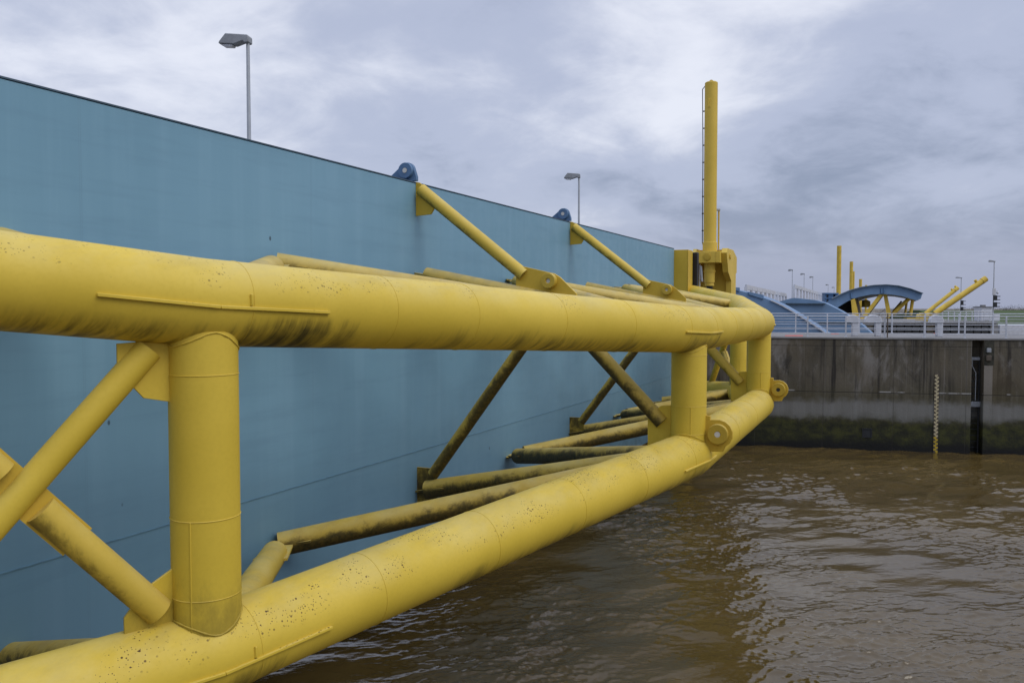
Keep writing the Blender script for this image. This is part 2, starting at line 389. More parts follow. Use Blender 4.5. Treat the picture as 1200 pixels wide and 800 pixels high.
sdir = Vector((math.sin(SUN_AZ)*math.cos(SUN_EL), math.cos(SUN_AZ)*math.cos(SUN_EL), math.sin(SUN_EL)))
so.rotation_euler = sdir.to_track_quat('Z', 'Y').to_euler(); so.location = sdir*60
S.view_settings.view_transform = 'Standard'; S.view_settings.look = 'None'; S.view_settings.exposure = 0; S.view_settings.gamma = 1
S.view_settings.use_curve_mapping = False
S.cycles.use_denoising = True; S.cycles.max_bounces = 6
# ------------------------------------------------------------------ setting: bed, water, land
b = MB(); b.v = [(-4000, -4000, -3.5), (4000, -4000, -3.5), (4000, 6000, -3.5), (-4000, 6000, -3.5)]; b.f = [(0, 1, 2, 3)]
tag(b.build('ground', M['seabed']), kind='structure')
b = MB(); b.v = [(-4000, -3000, -.28), (4000, -3000, -.28), (4000, 6000, -.28), (-4000, 6000, -.28)]; b.f = [(0, 1, 2, 3)]
tag(b.build('distant_water', M['water']), kind='structure')
import numpy as np
def make_water():
    rs = np.random.RandomState(11)
    # rows and columns get closer together towards the near edge, where the ripples show largest
    ny, nx_ = 1050, 820; f4 = np.float32
    ys_ = 9.*(60/9.)**np.linspace(0, 1, ny); uu = np.linspace(0, 1, nx_)
    Y = np.repeat(ys_[:, None], nx_, 1).astype(f4); X = ((-.42*ys_-3.5)[:, None]*(1-uu)+(.66*ys_+3.)[:, None]*uu).astype(f4)
    H = np.zeros_like(X); DX = np.zeros_like(X); DY = np.zeros_like(X); gust = np.zeros_like(X)
    for k in range(12):
        l = rs.uniform(2.5, 12); a = rs.uniform(0, 2*np.pi); gust += np.sin(f4(2*np.pi/l)*(X*f4(np.cos(a))+Y*f4(np.sin(a)))+f4(rs.uniform(0, 6.28)))
    gust = np.clip(.9+.22*gust, .25, 1.9).astype(f4)
    wind = math.radians(106)
    for k in range(180):
        l = .15*(4.2/.15)**(rs.uniform(0, 1)**1.5)
        a = wind+rs.normal(0, .55); K = 2*np.pi/l
        slope = .0198*(1.0 if l < .8 else (.8/l)**.6)*rs.uniform(.5, 1.5)
        A = f4(slope/K); ph = f4(K)*(X*f4(np.cos(a))+Y*f4(np.sin(a)))+f4(rs.uniform(0, 6.28))
        gm = gust if l < 1.2 else f4(1.)
        H += A*np.sin(ph)*gm; c_ = A*np.cos(ph)*gm; DX += f4(.95*np.cos(a))*c_; DY += f4(.95*np.sin(a))*c_
    V = np.stack([X+DX, Y+DY, H], -1).reshape(-1, 3)
    idx = np.arange(nx_*ny).reshape(ny, nx_)
    F = np.stack([idx[:-1, :-1], idx[:-1, 1:], idx[1:, 1:], idx[1:, :-1]], -1).reshape(-1, 4)
    me = bpy.data.meshes.new('water'); me.vertices.add(len(V)); me.vertices.foreach_set('co', V.ravel().astype('f4'))
    me.loops.add(F.size); me.loops.foreach_set('vertex_index', F.ravel().astype('i4'))
    me.polygons.add(len(F)); me.polygons.foreach_set('loop_start', np.arange(0, F.size, 4).astype('i4')); 
    me.update(calc_edges=True); me.polygons.foreach_set('use_smooth', np.ones(len(F), dtype=bool)); me.materials.append(M['water'])
    o = bpy.data.objects.new('water', me); COL.objects.link(o); return o
wo = make_water()
tag(wo, kind='structure')
# dyke and land beyond
b = MB()
ys = [(268, .4), (276, 1.6), (282, 1.9), (300, 6.35), (305, 6.4), (330, 3.0), (330, -4), (268, -4)]
b.prism([(143, y, z) for y, z in ys], (900, 0, 0))
tag(b.build('dyke', M['grass']), kind='structure')
b = MB(); b.box((-900, 331, -4), (2600, 2600, 2.9))
tag(b.build('far_land', M['bank']), kind='structure')
b = MB(); b.prism([(120, 255, -.5), (120, 262, .9), (120, 274, 1.75), (120, 274, -1)], (800, 0, 0))
tag(b.build('shore', M['bank']), kind='structure')
# ------------------------------------------------------------------ THE GATE
ANG = math.atan2(1.0, .459); w = Vector((math.cos(ANG), math.sin(ANG), 0)); n = Vector((w.y, -w.x, 0))
N0 = Vector((-6.38, 10.7, 0)); GB = 1.45
gate = empty('tidal_gate', (N0.x, N0.y, GB), ANG, label='huge blue steel barrage gate braced by a thick yellow tubular truss over brown water', cat='gate')
def G(a, s, z): return Vector((a, -s, z+E-GB))          # z relative to the eye
def GW(a, s, z): return N0 + w*a + n*s + Vector((0, 0, z+E))
def toG(p):
    d = p-N0; return Vector((d.dot(w), -d.dot(n), p.z-GB))
# wall
b = MB(); b.box(G(-5.6, -1.7, -6.0), G(34.3, 0, 2.85))
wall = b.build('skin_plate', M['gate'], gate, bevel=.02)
b = MB(); b.box(G(-5.6, -1.72, 2.852), G(34.3, .012, 2.875)); b.build('edge_cap', M['blue_dark'], wall)
b = MB(); b.box(G(-5.6, .001, -3.35), G(34.28, .012, -3.335)); b.build('seam_rib', M['seam'], wall)
b = MB(); b.box(G(34.305, -.35, -6.0), G(35.25, .68, 2.80))
b.box(G(35.25, .20, -5.6), G(35.32, .50, 2.5)); b.box(G(34.28, .685, -6.0), G(35.22, .70, 2.78))
endb = b.build('end_post', M['plate'], gate, bevel=.015)
b = MB(); b.box(G(35.33, .45, -6.0), G(35.62, .93, 2.72)); b.build('rubber_seal', M['rubber'], gate, bevel=.03)
# nodes
CT = [(-7.0, -.05, .85), (-5, 1.0, .62), (-.3, 3.6, .05), (10, 6.35, -.45), (20, 6.22, -.48), (30.4, 3.8, .05), (35.1, .75, .62)]
CB = [(-7.0, -.05, -4.3), (-5, 1.0, -4.05), (-.3, 3.6, -3.67), (10, 6.35, -2.98), (20, 6.22, -2.98), (30.4, 3.8, -3.67), (35.1, .75, -4.1)]
RC = .46; RP = .352
def lerp(a, b_, t): return Vector(a)*(1-t)+Vector(b_)*t
def chord(name, C, mat, seams):
    m = MB(); P = [G(*c) for c in C]; m.sweep(P, RC, 64)
    ch = m.build(name, mat, gate, sharp=50)
    for i, ts in seams:
        for t in ts:
            wl = MB(); wl.torus(lerp(P[i], P[i+1], t), P[i+1]-P[i], RC, .006, 56, 6)
            wl.build('weld_bead', mat, ch)
    return ch
top = chord('upper_chord', CT, M['chord_top'], [(1, (.30,)), (2, (.03, .22, .36, .55, .74, .93)), (3, (.06, .3, .55, .8)), (4, (.05, .5))])
low = chord('lower_chord', CB, M['chord_low'], [(1, (.35,)), (2, (.035, .2, .4, .6, .78, .95)), (3, (.05, .35, .65, .92)), (4, (.05, .5))])
def drip_rail(C, i, pre, post, zo, parent, tick=True, mat='chord_top'):
    """thin strip welded along the outer face of a chord, bent over the joint"""
    m = MB(); P = [Vector(c) for c in C]
    d0 = (P[i-1]-P[i]).normalized(); d1 = (P[i+1]-P[i]).normalized()
    def outp(d):                                   # outward horizontal normal (increasing s)
        t = Vector((-d.y, d.x, 0)).normalized(); return t if t.y > 0 else -t
    def face(p, o, zz):
        r = math.sqrt(RC*RC-zz*zz)+.012; return G(*(p+o*r+Vector((0, 0, zz))))
    mid = (outp(d0)+outp(d1)).normalized()
    pts = [face(P[i]+d0*pre, outp(d0), zo), face(P[i]+d0*.02, mid, zo), face(P[i]+d1*post, outp(d1), zo)]
    for a, c in ((0, 1), (1, 2)): m.beam(pts[a], pts[c], .045, .035)
    if tick:
        q = face(P[i]+d1*.28, outp(d1), zo)
        m.box(q-Vector((.012, .015, -.03)), q+Vector((.012, .015, .15)))
    m.build('drip_rail', M[mat], parent, bevel=.006)
drip_rail(CT, 2, 1.10, 1.28, -.05, top)
drip_rail(CT, 3, 1.0, 1.1, -.06, top, False)
drip_rail(CT, 4, .15, .5, -.06, top, False)
drip_rail(CB, 2, 1.10, 1.28, -.06, low, True, 'chord_low')
drip_rail(CB, 3, 1.0, .5, -.06, low, False, 'chord_low')
# posts
for i in (2, 3, 4, 5):
    m = MB(); p = G(*CB[i]); q = G(*CT[i]); m.sweep([p, q], RP, 48, False)
    po = m.build('post', M['post'], gate)
    for f in (.18, .40, .80):
        wl = MB(); wl.torus(lerp(p, q, f), (0, 0, 1), RP, .007, 40, 6); wl.build('weld_bead', M['post'], po)
    o = Vector((-.943, -.333, 0))*RP
    wl = MB(); wl.sweep([lerp(p, q, .08)+o, lerp(p, q, .40)+o], .010, 6); wl.build('weld_bead', M['post'], po)
def saddle(px, py, C, i, up, parent, mat):
    A = [G(*c) for c in C]; pts = []
    nn_ = 44
    for j in range(nn_+1):
        th = 2*math.pi*(j % nn_)/nn_; x = px+(RP+.004)*math.cos(th); y = py+(RP+.004)*math.sin(th)
        best = None
        for a_, b_ in ((A[i-1], A[i]), (A[i], A[i+1])):
            u = (b_-a_).normalized()
            def dist(z):
                v_ = Vector((x, y, z))-a_; return (v_-u*v_.dot(u)).length
            zc = min((dist(A[i].z+k_*.02), A[i].z+k_*.02) for k_ in range(-10, 11))[1]
            lo, hi = zc, zc+up*.9
            for _ in range(24):
                md = (lo+hi)/2
                if dist(md) < RC+.004: lo = md
                else: hi = md
            if best is None or up*lo > up*best: best = lo
        pts.append(Vector((x, y, best+up*.004*math.sin(9*th)*.5)))
    m = MB(); m.sweep(pts, [.009+.003*math.sin(k_*2.4) for k_ in range(len(pts))], 8); m.build('weld_bead', mat, parent)
for i in (2, 3, 4, 5):
    p = G(*CB[i])
    saddle(p.x, p.y, CB, i, 1, low, M['post']); saddle(p.x, p.y, CT, i, -1, top, M['post'])
# horizontal bracing in the upper and lower plane, warren pattern
def strut(p, q, r, mat, fin=True, start=.42, name='strut'):
    p = Vector(p); q = Vector(q); t = (q-p).normalized(); p1 = p+t*start
    m = MB(); m.sweep([p1, q], r, 32)
    o = m.build(name, mat, gate)
    if fin:                                        # slotted plate between tube and gate wall
        side = Vector((-t.y, t.x, 0)).normalized(); f = MB()
        ext = abs((p.y)/t.y) if abs(t.y) > .05 else 0
        a = p-t*(p.y/t.y) if abs(t.y) > .05 else p
        f.prism([a-side*.10-Vector((0, 0, .02)), a+side*.22-Vector((0, 0, .02)), p1+t*.55+side*(r+.06)-Vector((0, 0, .02)), p1+t*.62+side*.06-Vector((0, 0, .02)), p1+t*.62-side*.06-Vector((0, 0, .02)), p1+t*.55-side*(r+.06)-Vector((0, 0, .02))], (0, 0, .04))
        f.build('fin_plate', mat, o)
    return o
ZT, ZB = .75, -4.25
pairs = [(0, 2), (1, 2), (1, 3), (2, 3), (3, 3), (3, 4), (4, 4), (5, 4), (5, 5), (6, 5), (-1, 2)]
for k, c in pairs:
    for z, C, mat in ((ZB, CB, M['strut']), (ZT, CT, M['strut_top'])):
        p = G(5*k, .15, z-(.2 if (k, c, z) == (0, 2, ZB) else 0)); q = G(*C[c])
        r = .215
        m_ = mat
        if k == 1 and c == 2: m_ = M['strut_top'] if z == ZT else M['brace']
        if z == ZT and (k, c) in ((2, 3), (4, 4)): r = .19
        if z == ZB and (k, c) in ((3, 3), (5, 4), (4, 4), (0, 2)): m_ = M['strut_dark']
        strut(p, q, r, m_, (k, c) != (0, 2), -.75 if (k, c) == (0, 2) else {(1, 3): -.03, (2, 3): .12, (1, 2): .86, (3, 3): .36, (3, 4): .36}.get((k, c), .45))
# node gussets on the wall under the vertical bracing
# section frames at N2 and N4 : lug, brace, mid plate, two diagonals
P0 = GW(10, 0, 0)
def sec(px, py):
    p = hit(px, py, P0, w); d = p-N0; return d.dot(n), p.z-E
def disc(m, a, s, z, r, th, hole=0, k=24):
    C1 = [G(a-th/2, s+r*math.cos(2*math.pi*j/k), z+r*math.sin(2*math.pi*j/k)) for j in range(k)]
    H = [G(a-th/2, s+hole*math.cos(2*math.pi*j/k), z+hole*math.sin(2*math.pi*j/k)) for j in range(k)] if hole else None
    m.prism(C1, (th, 0, 0), H)
midplate = [sec(606, 310.5), sec(650, 320.5), sec(657, 325), sec(676, 344), sec(676, 352), sec(604, 352)]
bs = sec(645.5, 329.2)
for a, ci in ((10, 3), (20, 4)):
    strut_end = Vector((CT[ci][1], CT[ci][2]))
    # blue lug on the wall crest
    m = MB(); ls, lz, lr = -.22, 3.14, .185
    ol = [(-.85, 2.9), (.03, 2.9), (.03, 3.0)]
    for j in range(13):
        th = R_(10+ j*125/12); ol.append((ls+lr*1.05*math.cos(th)*(1 if j else 1), lz+lr*1.05*math.sin(th)))
    m.prism([G(a-.05, s, z) for s, z in ol], (.10, 0, 0))
    disc(m, a-.09, ls, lz, lr*.98, .10, .06)
    lug = m.build('lug', M['blue_trim'], gate, bevel=.008)
    m = MB(); disc(m, a-.141, ls, lz, .058, .01); m.build('pin_hole_disc', M['pin_hole_disc'], lug)  # bright disc stands in for sky light showing through the lug hole
    # yellow plate at the head of the brace
    m = MB(); m.prism([G(a-.02, s, z) for s, z in ((.0, 2.88), (.10, 2.86), (.62, 2.45), (.40, 2.12), (.0, 2.10))], (.04, 0, 0))
    m.build('gusset', M['plate'], gate, bevel=.006)
    m = MB(); m.sweep([G(a, .13, 2.70), G(a, 2.72, .70)], .14, 28); m.build('brace', M['brace'], gate)
    m = MB(); m.prism([G(a-.025, s, z) for s, z in midplate], (.05, 0, 0))
    mp = m.build('gusset', M['plate'], gate, bevel=.006)
    m = MB(); disc(m, a-.10, bs[0], bs[1], .165, .16, .05); bo = m.build('pin_boss', M['boss'], mp, bevel=.012)
    m = MB(); disc(m, a-.135, bs[0], bs[1], .052, .02); m.build('pin_hole_disc', M['pin_hole_disc'], bo)
    # diagonals from the mid plate down to wall foot and to post foot
    pa = G(a, 3.4, .10)
    m = MB(); m.sweep([G(a, .42, -3.86), pa], .135, 24); m.build('diagonal', M['strut'], gate)
    ft = G(a, CB[ci][1]-.25, CB[ci][2]+.33)
    e_ = ft+(pa-ft).normalized()*.42
    m = MB(); m.sweep([pa, e_], .15, 24); m.build('diagonal', M['strut'] if ci == 3 else M['brace'], gate)
    m = MB(); m.box(G(a-.02, .0, -4.55), G(a+.02, .52, -3.72)); m.build('gusset', M['strut'], gate)
    s0 = CB[ci][1]; zb = CB[ci][2]
    m = MB(); m.prism([G(a-.02, s, z) for s, z in ((s0-.84, zb+.05), (s0-.84, zb+.80), (s0-.55, zb+.98), (s0-.30, zb+1.0), (s0-.30, zb+.05))], (.04, 0, 0))
    m.build('gusset', M['post'], gate, bevel=.006)
    # outboard lug with pin at the foot of the post
    s1, z1 = s0+.60, zb+.47
    ol = [(s0+.30, zb+.10), (s0+.30, z1+.36), (s0+.44, z1+.35), (s1-.16, z1+.275)]
    ol += [(s1+.285*math.cos(R_(t)), z1+.285*math.sin(R_(t))) for t in (85, 60, 35, 10, -15, -40, -60)] + [(s1+.10, zb+.12)]
    m = MB(); m.prism([G(a-.04, s, z) for s, z in ol], (.08, 0, 0)); lg = m.build('lug', M['plate'], gate, bevel=.008)
    m = MB(); disc(m, a-.075, s1, z1, .205, .11, .055); bo = m.build('pin_boss', M['boss'], lg, bevel=.015)
    m = MB(); disc(m, a-.115, s1, z1, .056, .03); m.build('pin_hole_disc', M['pin_hole_disc'] if ci == 3 else M['black'], bo)
# X bracing in the end panels (front plane)
def panel(i, j, mats):
    A, B = Vector(CB[i]), Vector(CT[i]); C, D = Vector(CB[j]), Vector(CT[j])
    # continuous tube: top of i to bottom of j ; spliced tube: bottom of i to top of j
    a1 = G(*lerp(B, D, .075)+Vector((0, 0, -.62))) if False else None
    hdir = (Vector((C.x, C.y, 0))-Vector((A.x, A.y, 0))).normalized()
    nx = G(*(hdir))-G(0, 0, 0); nx = Vector((hdir.x, -hdir.y, 0)); pn = Vector((-nx.y, nx.x, 0))
    if pn.y > 0: pn = -pn                              # outward
    def pt(t, f, off=0):                               # t metres from post i along the panel, f metres above its lower chord axis
        L_ = (Vector((C.x, C.y, 0))-Vector((A.x, A.y, 0))).length
        base = A+(C-A)*(t/L_); return G(*base)+Vector((0, 0, f))+pn*off
    return pt, pn, (Vector((C.x, C.y, 0))-Vector((A.x, A.y, 0))).length, nx
for i, j in ((2, 1), (5, 6)):
    pt, pn, Lp, nx = panel(i, j, None)
    hi_i = CT[i][2]-CB[i][2]; hi_j = CT[j][2]-CB[j][2]
    if i == 2:
        pw = GW(*CB[2]); nw = w*pn.x - n*pn.y
        hp = lambda px, py: toG(hit(px, py, pw, nw))
        a_, b_ = hp(174, 409), hp(2, 604); u0, u1 = a_, a_+(b_-a_).normalized()*4.6
        c_, d_ = hp(186, 716), hp(46, 596); l0, l1 = c_, c_+(d_-c_).normalized()*4.6
        rel = lambda v: ((v-pt(0, 0)).dot(nx), v.z-pt(0, 0).z)
        US = [rel(v) for v in (u0, u1, l0, l1)]
    else:
        u0, u1, l0, l1 = [pt(t_, f_) for t_, f_ in US]
    m = MB(); m.sweep([u0, u1], .14, 28); m.build('diagonal', M['post'], gate)
    # crossing point in the panel plane
    du, dl = (u1-u0), (l1-l0)
    best = min(((u0+du*(k/400)-(l0+dl*(q/400))).length, k, q) for k in range(80, 320, 4) for q in range(80, 320, 4))
    X = l0+dl*(best[2]/400); dn = dl.normalized()
    for e0, e1 in ((l0, X-dn*.24), (X+dn*.24, l1)):
        m = MB(); m.sweep([e0, e1], .15, 28); m.build('diagonal', M['brace'] if i == 2 else M['strut'], gate)
    m = MB(); sd_ = dn.cross(pn).normalized()
    m.prism([X-dn*.72-sd_*.172-pn*.015, X-dn*.72+sd_*.172-pn*.015, X+dn*.72+sd_*.172-pn*.015, X+dn*.72-sd_*.172-pn*.015], pn*.03)
    m.build('splice_plate', M['plate'], gate)
    m = MB(); m.prism([pt(t, f)-pn*.02 for t, f in ((.25, hi_i-.35), (.84, hi_i-.35), (.84, hi_i-.62), (.60, hi_i-.92), (.25, hi_i-1.02))], pn*.04); m.build('gusset', M['post'], gate, bevel=.005)
    m = MB(); m.prism([pt(t, f)-pn*.02 for t, f in ((.25, .30), (.82, .30), (.82, .62), (.62, .86), (.25, 1.05))], pn*.04); m.build('gusset', M['post'], gate, bevel=.005)
# ------------------------------------------------------------------ NEAR PIER
F1 = Vector((11.96, 46.0, 0)); DA = R_(-13.1); d = Vector((math.cos(DA), math.sin(DA), 0)); dn_ = Vector((-d.y, d.x, 0))
DK = E-1.57
def PL(px, py):
    p = hit(px, py, F1, dn_)-F1; return p.dot(d), p.z
def PW(x, y, z): return F1+d*x+dn_*y+Vector((0, 0, z))
sx0, sx1 = PL(1138, 460)[0], PL(1152, 460)[0]
pier = empty('concrete_pier', F1, DA, label='dark stained concrete pier wall with green algae foot and a deep ladder recess', cat='pier')
PD = 8.6
m = MB()
x0, x1 = -16., 34.
m.prism([(x0, 0, -3.4), (sx0, 0, -3.4), (sx0, .75, -3.4), (sx1, .75, -3.4), (sx1, 0, -3.4), (x1, 0, -3.4), (x1, PD, -3.4), (x0, PD, -3.4)], (0, 0, DK-.103+3.4))
m.build('wall', M['pier'], pier)
hx0, hx1 = PL(1138, 405)[0], PL(1165, 405)[0]
m = MB(); m.box((x0, -.05, DK-.10), (x1, PD, DK)); cop = m.build('coping', M['pale_conc'], pier, bevel=.02)
# thin dark panel in place of a cut-out beside the slot, small lamp box
m = MB(); m.box((sx1+.02, -.03, DK-1.36), (hx1, -.002, DK-.14)); m.build('dark_panel', M['dark_conc'], pier)
m = MB(); m.box((sx1+.02, -.035, -1), (hx1-.05, -.003, DK-1.38)); m.build('pilaster', M['pier_pale'], pier)
lx, lz_ = PL(1158, 411)
m = MB(); m.box((lx-.10, -.18, lz_-.08), (lx+.10, -.032, lz_+.14)); lb = m.build('lamp_box', M['lamp_grey'], pier, bevel=.02)
m = MB(); m.box((lx-.12, -.16, lz_-.50), (lx+.12, -.032, lz_-.22)); m.build('junction_box', M['rope'], pier, bevel=.02)
qx, qz = PL(1016, 507)
m = MB()
for xx0, xx1, z0, z1 in ((qx-.24, qx-.20, qz-.24, qz+.24), (qx+.20, qx+.24, qz-.24, qz+.24), (qx-.20, qx+.20, qz-.24, qz-.20), (qx-.20, qx+.20, qz+.20, qz+.24)):
    m.box((xx0, -.05, z0), (xx1, .02, z1))
m.box((qx-.2, -.02, qz-.2), (qx+.2, .0-.004, qz+.2)); m.build('hole_panel', M['black'], pier)  # framed black panel stands in for the dark of a square hole
# ladder in the recess
mx_ = (sx0+sx1)/2
lad = empty('recess_ladder', PW(mx_, .45, 0), DA, label='black steel ladder set in the narrow recess of the concrete pier', cat='ladder')
m = MB()
for s_ in (-1, 1): m.box((s_*.2-.03, -.03, .0), (s_*.2+.03, .03, 4.9))
m.build('stile', M['black'], lad)
for k in range(15):
    r = MB(); z0 = .25+k*.31; r.sweep([(-.17, 0, z0), (.17, 0, z0)], .018, 8); r.build('rung', M['black'], lad)
m = MB(); m.box((-.27, -.12, 2.35), (.27, .06, 2.62)); m.build('platform', M['lamp_grey'], lad, bevel=.01)
m = MB(); m.sweep([(-.16, -.1, 4.75), (-.16, -.1, 4.45), (.02, -.1, 4.1), (.02, -.1, 2.7)], .022, 8); m.build('conduit', M['galv'], lad)
m = MB(); m.box((-.2, -.12, 4.75), (.2, .06, 4.9)); m.build('head_bracket', M['lamp_grey'], lad)
# tide gauge
gx = PL(1097, 480)[0]; gz1 = PL(1097, 437)[1]
tg = empty('tide_gauge', PW(gx, -.03, 0), DA, label='tall cream and yellow tide gauge board with toothed scale on the pier wall', cat='gauge')
m = MB(); m.box((-.10, -.0, -.4), (.10, .025, gz1)); m.build('board', M['rope'], tg)
mc = MB(); my = MB(); k = 0; z0 = .0
while z0 < gz1-.1:
    t_ = my if z0 < .75 else mc
    xx = -.10 if k % 2 else .0
    t_.box((xx, -.012, z0), (xx+.10, -.002, z0+.085)); t_.box((-.035, -.016, z0+.04), (.035, -.013, z0+.10)); k += 1; z0 += .10
mc.build('scale', M['cream'], tg); my.build('lower_scale', M['gauge_yel'], tg)['label'] = 'yellow teeth at the foot of the gauge'
# railings
def railing(y, h, xs, label, ends, dkz=DK):
    r = empty('railing', PW(xs[0], y, dkz), DA, label=label, cat='railing', group='galvanised railings on the pier')
    for x in xs:
        m = MB(); m.box((x-xs[0]-.035, -.03, 0), (x-xs[0]+.035, .03, h)); m.box((x-xs[0]-.08, -.07, 0), (x-xs[0]+.08, .07, .015)); m.build('baluster', M['rail'], r)
    for k, f in enumerate((1., .72, .44, .18)):
        m = MB(); rr = .028 if k == 0 else .017
        m.sweep([(ends[0]-xs[0], 0, h*f), (ends[1]-xs[0], 0, h*f)], rr, 10); m.build('top_rail' if k == 0 else 'rail_bar', M['rail'], r)
    return r
px0 = PL(947, 392)[0]; stp = (PL(1181, 392)[0]-px0)/5
railing(.25, 1.10, [px0+stp*k for k in range(-2, 9)], 'grey steel railing along the water edge of the pier', (px0-2.2*stp, px0+8.3*stp))
rs = [PW(0, 0, 0)]
bx = [-3.5+1.86*k for k in range(0, 20)]
railing(PD-.35, 1.18, bx, 'farther grey railing along the back edge of the pier deck', (bx[0], bx[-1]))
# white pillars with round caps
def pillar(pl, pr, capl, label, first=None):
    y = 2.2
    a = hit(pl, 385, PW(0, y, 0), dn_)-F1; c = hit(pr, 385, PW(0, y, 0), dn_)-F1; e = hit(capl, 370, PW(0, y, 0), dn_)-F1
    xa, xc, xe = a.dot(d), c.dot(d), e.dot(d); zt = DK+1.02
    o = empty('vent_pillar', PW((xa+xc)/2, y, DK), DA, label=label, cat='pillar', group='white round-capped pillars on the pier deck')
    hw = (xc-xa)/2; le = (xa+xc)/2-xe
    m = MB(); m.box((-hw, -.22, 0), (hw, .22, .93)); m.build('shaft', M['white'], o, bevel=.03)
    m = MB(); ol = [(-le, 0, .80), (-le+.02, 0, .93)]
    rr = (le+hw+.02)/2; cx = (hw+.02-le)/2
    ol = [(cx-rr*math.cos(math.pi*k/12), -.26, .86+.30*math.sin(math.pi*k/12)) for k in range(13)]
    ol += [(cx+rr, -.26, .74), (cx-rr, -.26, .74)]
    m.prism(ol, (0, .52, 0)); m.build('round_cap', M['white'], o, bevel=.02)
pillar(998, 1005.5, 991, 'white round-capped pillar on the pier, leftmost, in front of the blue gate slope')
pillar(1025, 1032, 1013, 'white round-capped pillar on the pier under the blue arch, middle one')
pillar(1097, 1104, 1089, 'white round-capped pillar on the pier beside the sloping yellow arms')
# deck markings
for i, (a, c, y0, y1) in enumerate(((920, 941, 393.8, 392.6), (974, 983, 391.3, 390.2), (1094, 1099, 391, 390.3))):
    z = DK+.004; pts = [hit(px, py, (0, 0, z), (0, 0, 1)) for px, py in ((a, y0), (c, y0), (c, y1), (a, y1))]
    m = MB(); m.v = [tuple(p) for p in pts]; m.f = [(0, 1, 2, 3)]
    o = m.build('deck_marking', M['red']); tag(o, kind='structure')
# thin brown pole on the deck edge
p = PW(PL(1040.5, 392)[0], .12, DK)
m = MB(); m.sweep([(0, 0, -.1), (0, 0, 1.25)], .03, 10); o = m.build('mooring_pole', M['rope'], None, loc=p); tag(o, 'thin brown pole fixed upright against the pier railing', 'pole')
# ------------------------------------------------------------------ big hydraulic cylinder + bracket
cyp = Vector((10.50, 45.45, DK))
def zz(py): return atY(832, py, 45.45).z-DK
cyl = empty('hydraulic_cylinder', (cyp.x, cyp.y, DK), ANG, label='tall yellow hydraulic cylinder standing upright beside the end of the blue gate', cat='cylinder')
m = MB(); m.sweep([(0, 0, zz(292)), (0, 0, zz(97.5))], .335, 40); m.sweep([(0, 0, zz(97.5)), (0, 0, zz(96.5))], [.335, .28], 40)
br = m.build('barrel', M['cyl'], cyl)
m = MB(); m.sweep([(0, 0, zz(296)), (0, 0, zz(284))], .38, 40); m.build('collar', M['cyl'], cyl, bevel=.015)
m = MB(); m.prism([(-.04, .13*math.cos(R_(t)), zz(97)+.14*math.sin(R_(t))) for t in range(0, 181, 20)], (.08, 0, 0)); m.build('lifting_lug', M['cyl'], cyl)
m = MB(); m.prism([(-.36, -.03, zz(127)), (-.36, .10, zz(127)), (-.42, .06, zz(118)), (-.36, -.03, zz(118))], (.08, 0, 0)); m.build('bleed_valve', M['cyl'], cyl)
m = MB(); m.sweep([(0, 0, zz(331)), (0, 0, zz(308))], [.27, .29], 36); m.sweep([(0, 0, zz(335)), (0, 0, zz(331))], .24, 36); m.sweep([(0, 0, zz(319)), (0, 0, zz(317))], .31, 36)
m.build('lower_barrel', M['cyl'], cyl)
m = MB(); m.sweep([(0, 0, zz(362)), (0, 0, zz(335))], .165, 28); m.build('piston_rod', M['rubber'], cyl)
cy_ = .40
m = MB(); m.sweep([(-.05, .25, zz(99)), (-.05, cy_+.05, zz(104)), (-.05, cy_, zz(180)), (-.05, cy_-.01, zz(284)), (-.05, .3, zz(292))], .022, 8)
ca = m.build('cable', M['black'], cyl)
for py in (130, 150, 170, 190, 210, 230, 250, 270):
    m = MB(); m.box((-.07, .29, zz(py)-.03), (-.03, cy_+.03, zz(py)+.03)); m.build('cable_clip', M['black'], ca)
brk = empty('cylinder_bracket', (cyp.x, cyp.y, DK), ANG, label='yellow steel bracket with cross head on the pier, clamping the tall cylinder', cat='bracket')
m = MB(); hw = .66
H = [(-.62, -hw), (.55, -hw), (.55, hw), (-.62, hw)]
m.box((-.62, -hw, zz(308.5)), (-.392, hw, zz(295.5))); m.box((.392, -hw, zz(308.5)), (.6, hw, zz(295.5)))
m.box((-.392, -hw, zz(308.5)), (.392, -.392, zz(295.5))); m.box((-.392, .392, zz(308.5)), (.392, hw, zz(295.5)))
ch = m.build('cross_head', M['cyl'], brk, bevel=.012)
m = MB(); m.sweep([(-.66, .02, zz(301.7)), (-.60, .02, zz(301.7))], .19, 28); m.sweep([(-.675, .02, zz(301.7)), (-.655, .02, zz(301.7))], .13, 28); m.torus((-.623, .02, zz(301.7)), (1, 0, 0), .20, .012, 28, 6); m.build('trunnion_cap', M['boss'], ch, bevel=.006)
for s_ in (-1, 1):
    for k in range(6):
        m = MB(); z0 = zz(307.4)+k*(zz(297)-zz(307.4))/5; m.sweep([(-.645, s_*.44, z0), (-.615, s_*.44, z0)], .018, 6); m.build('bolt', M['boss'], ch)
def prof(ol, y0, y1): 
    q = MB(); q.prism([(x, y0, z) for x, z in ol], (0, y1-y0, 0)); return q
zt_ = zz(291.5)
olR = [(-.35, zz(297)), (-.1, zt_), (1.5, zt_), (2.6, zt_-.35), (2.6, zz(318)), (2.35, zz(319)), (2.35, 0), (1.0, 0), (1.0, zz(329)), (.1, zz(319))]
prof(olR, -hw-.30, -hw-.003).build('side_plate', M['cyl'], brk, bevel=.012)
prof(olR, hw+.003, hw+.20).build('side_plate', M['cyl'], brk, bevel=.012)
m = MB(); m.box((1.1, -hw-.002, 0), (1.25, hw+.002, zt_-.2)); m.build('back_plate', M['plate'], brk)
m = MB(); m.box((.62, -hw, zt_-.12), (1.09, hw, zt_-.02)); m.build('top_plate', M['plate'], brk)
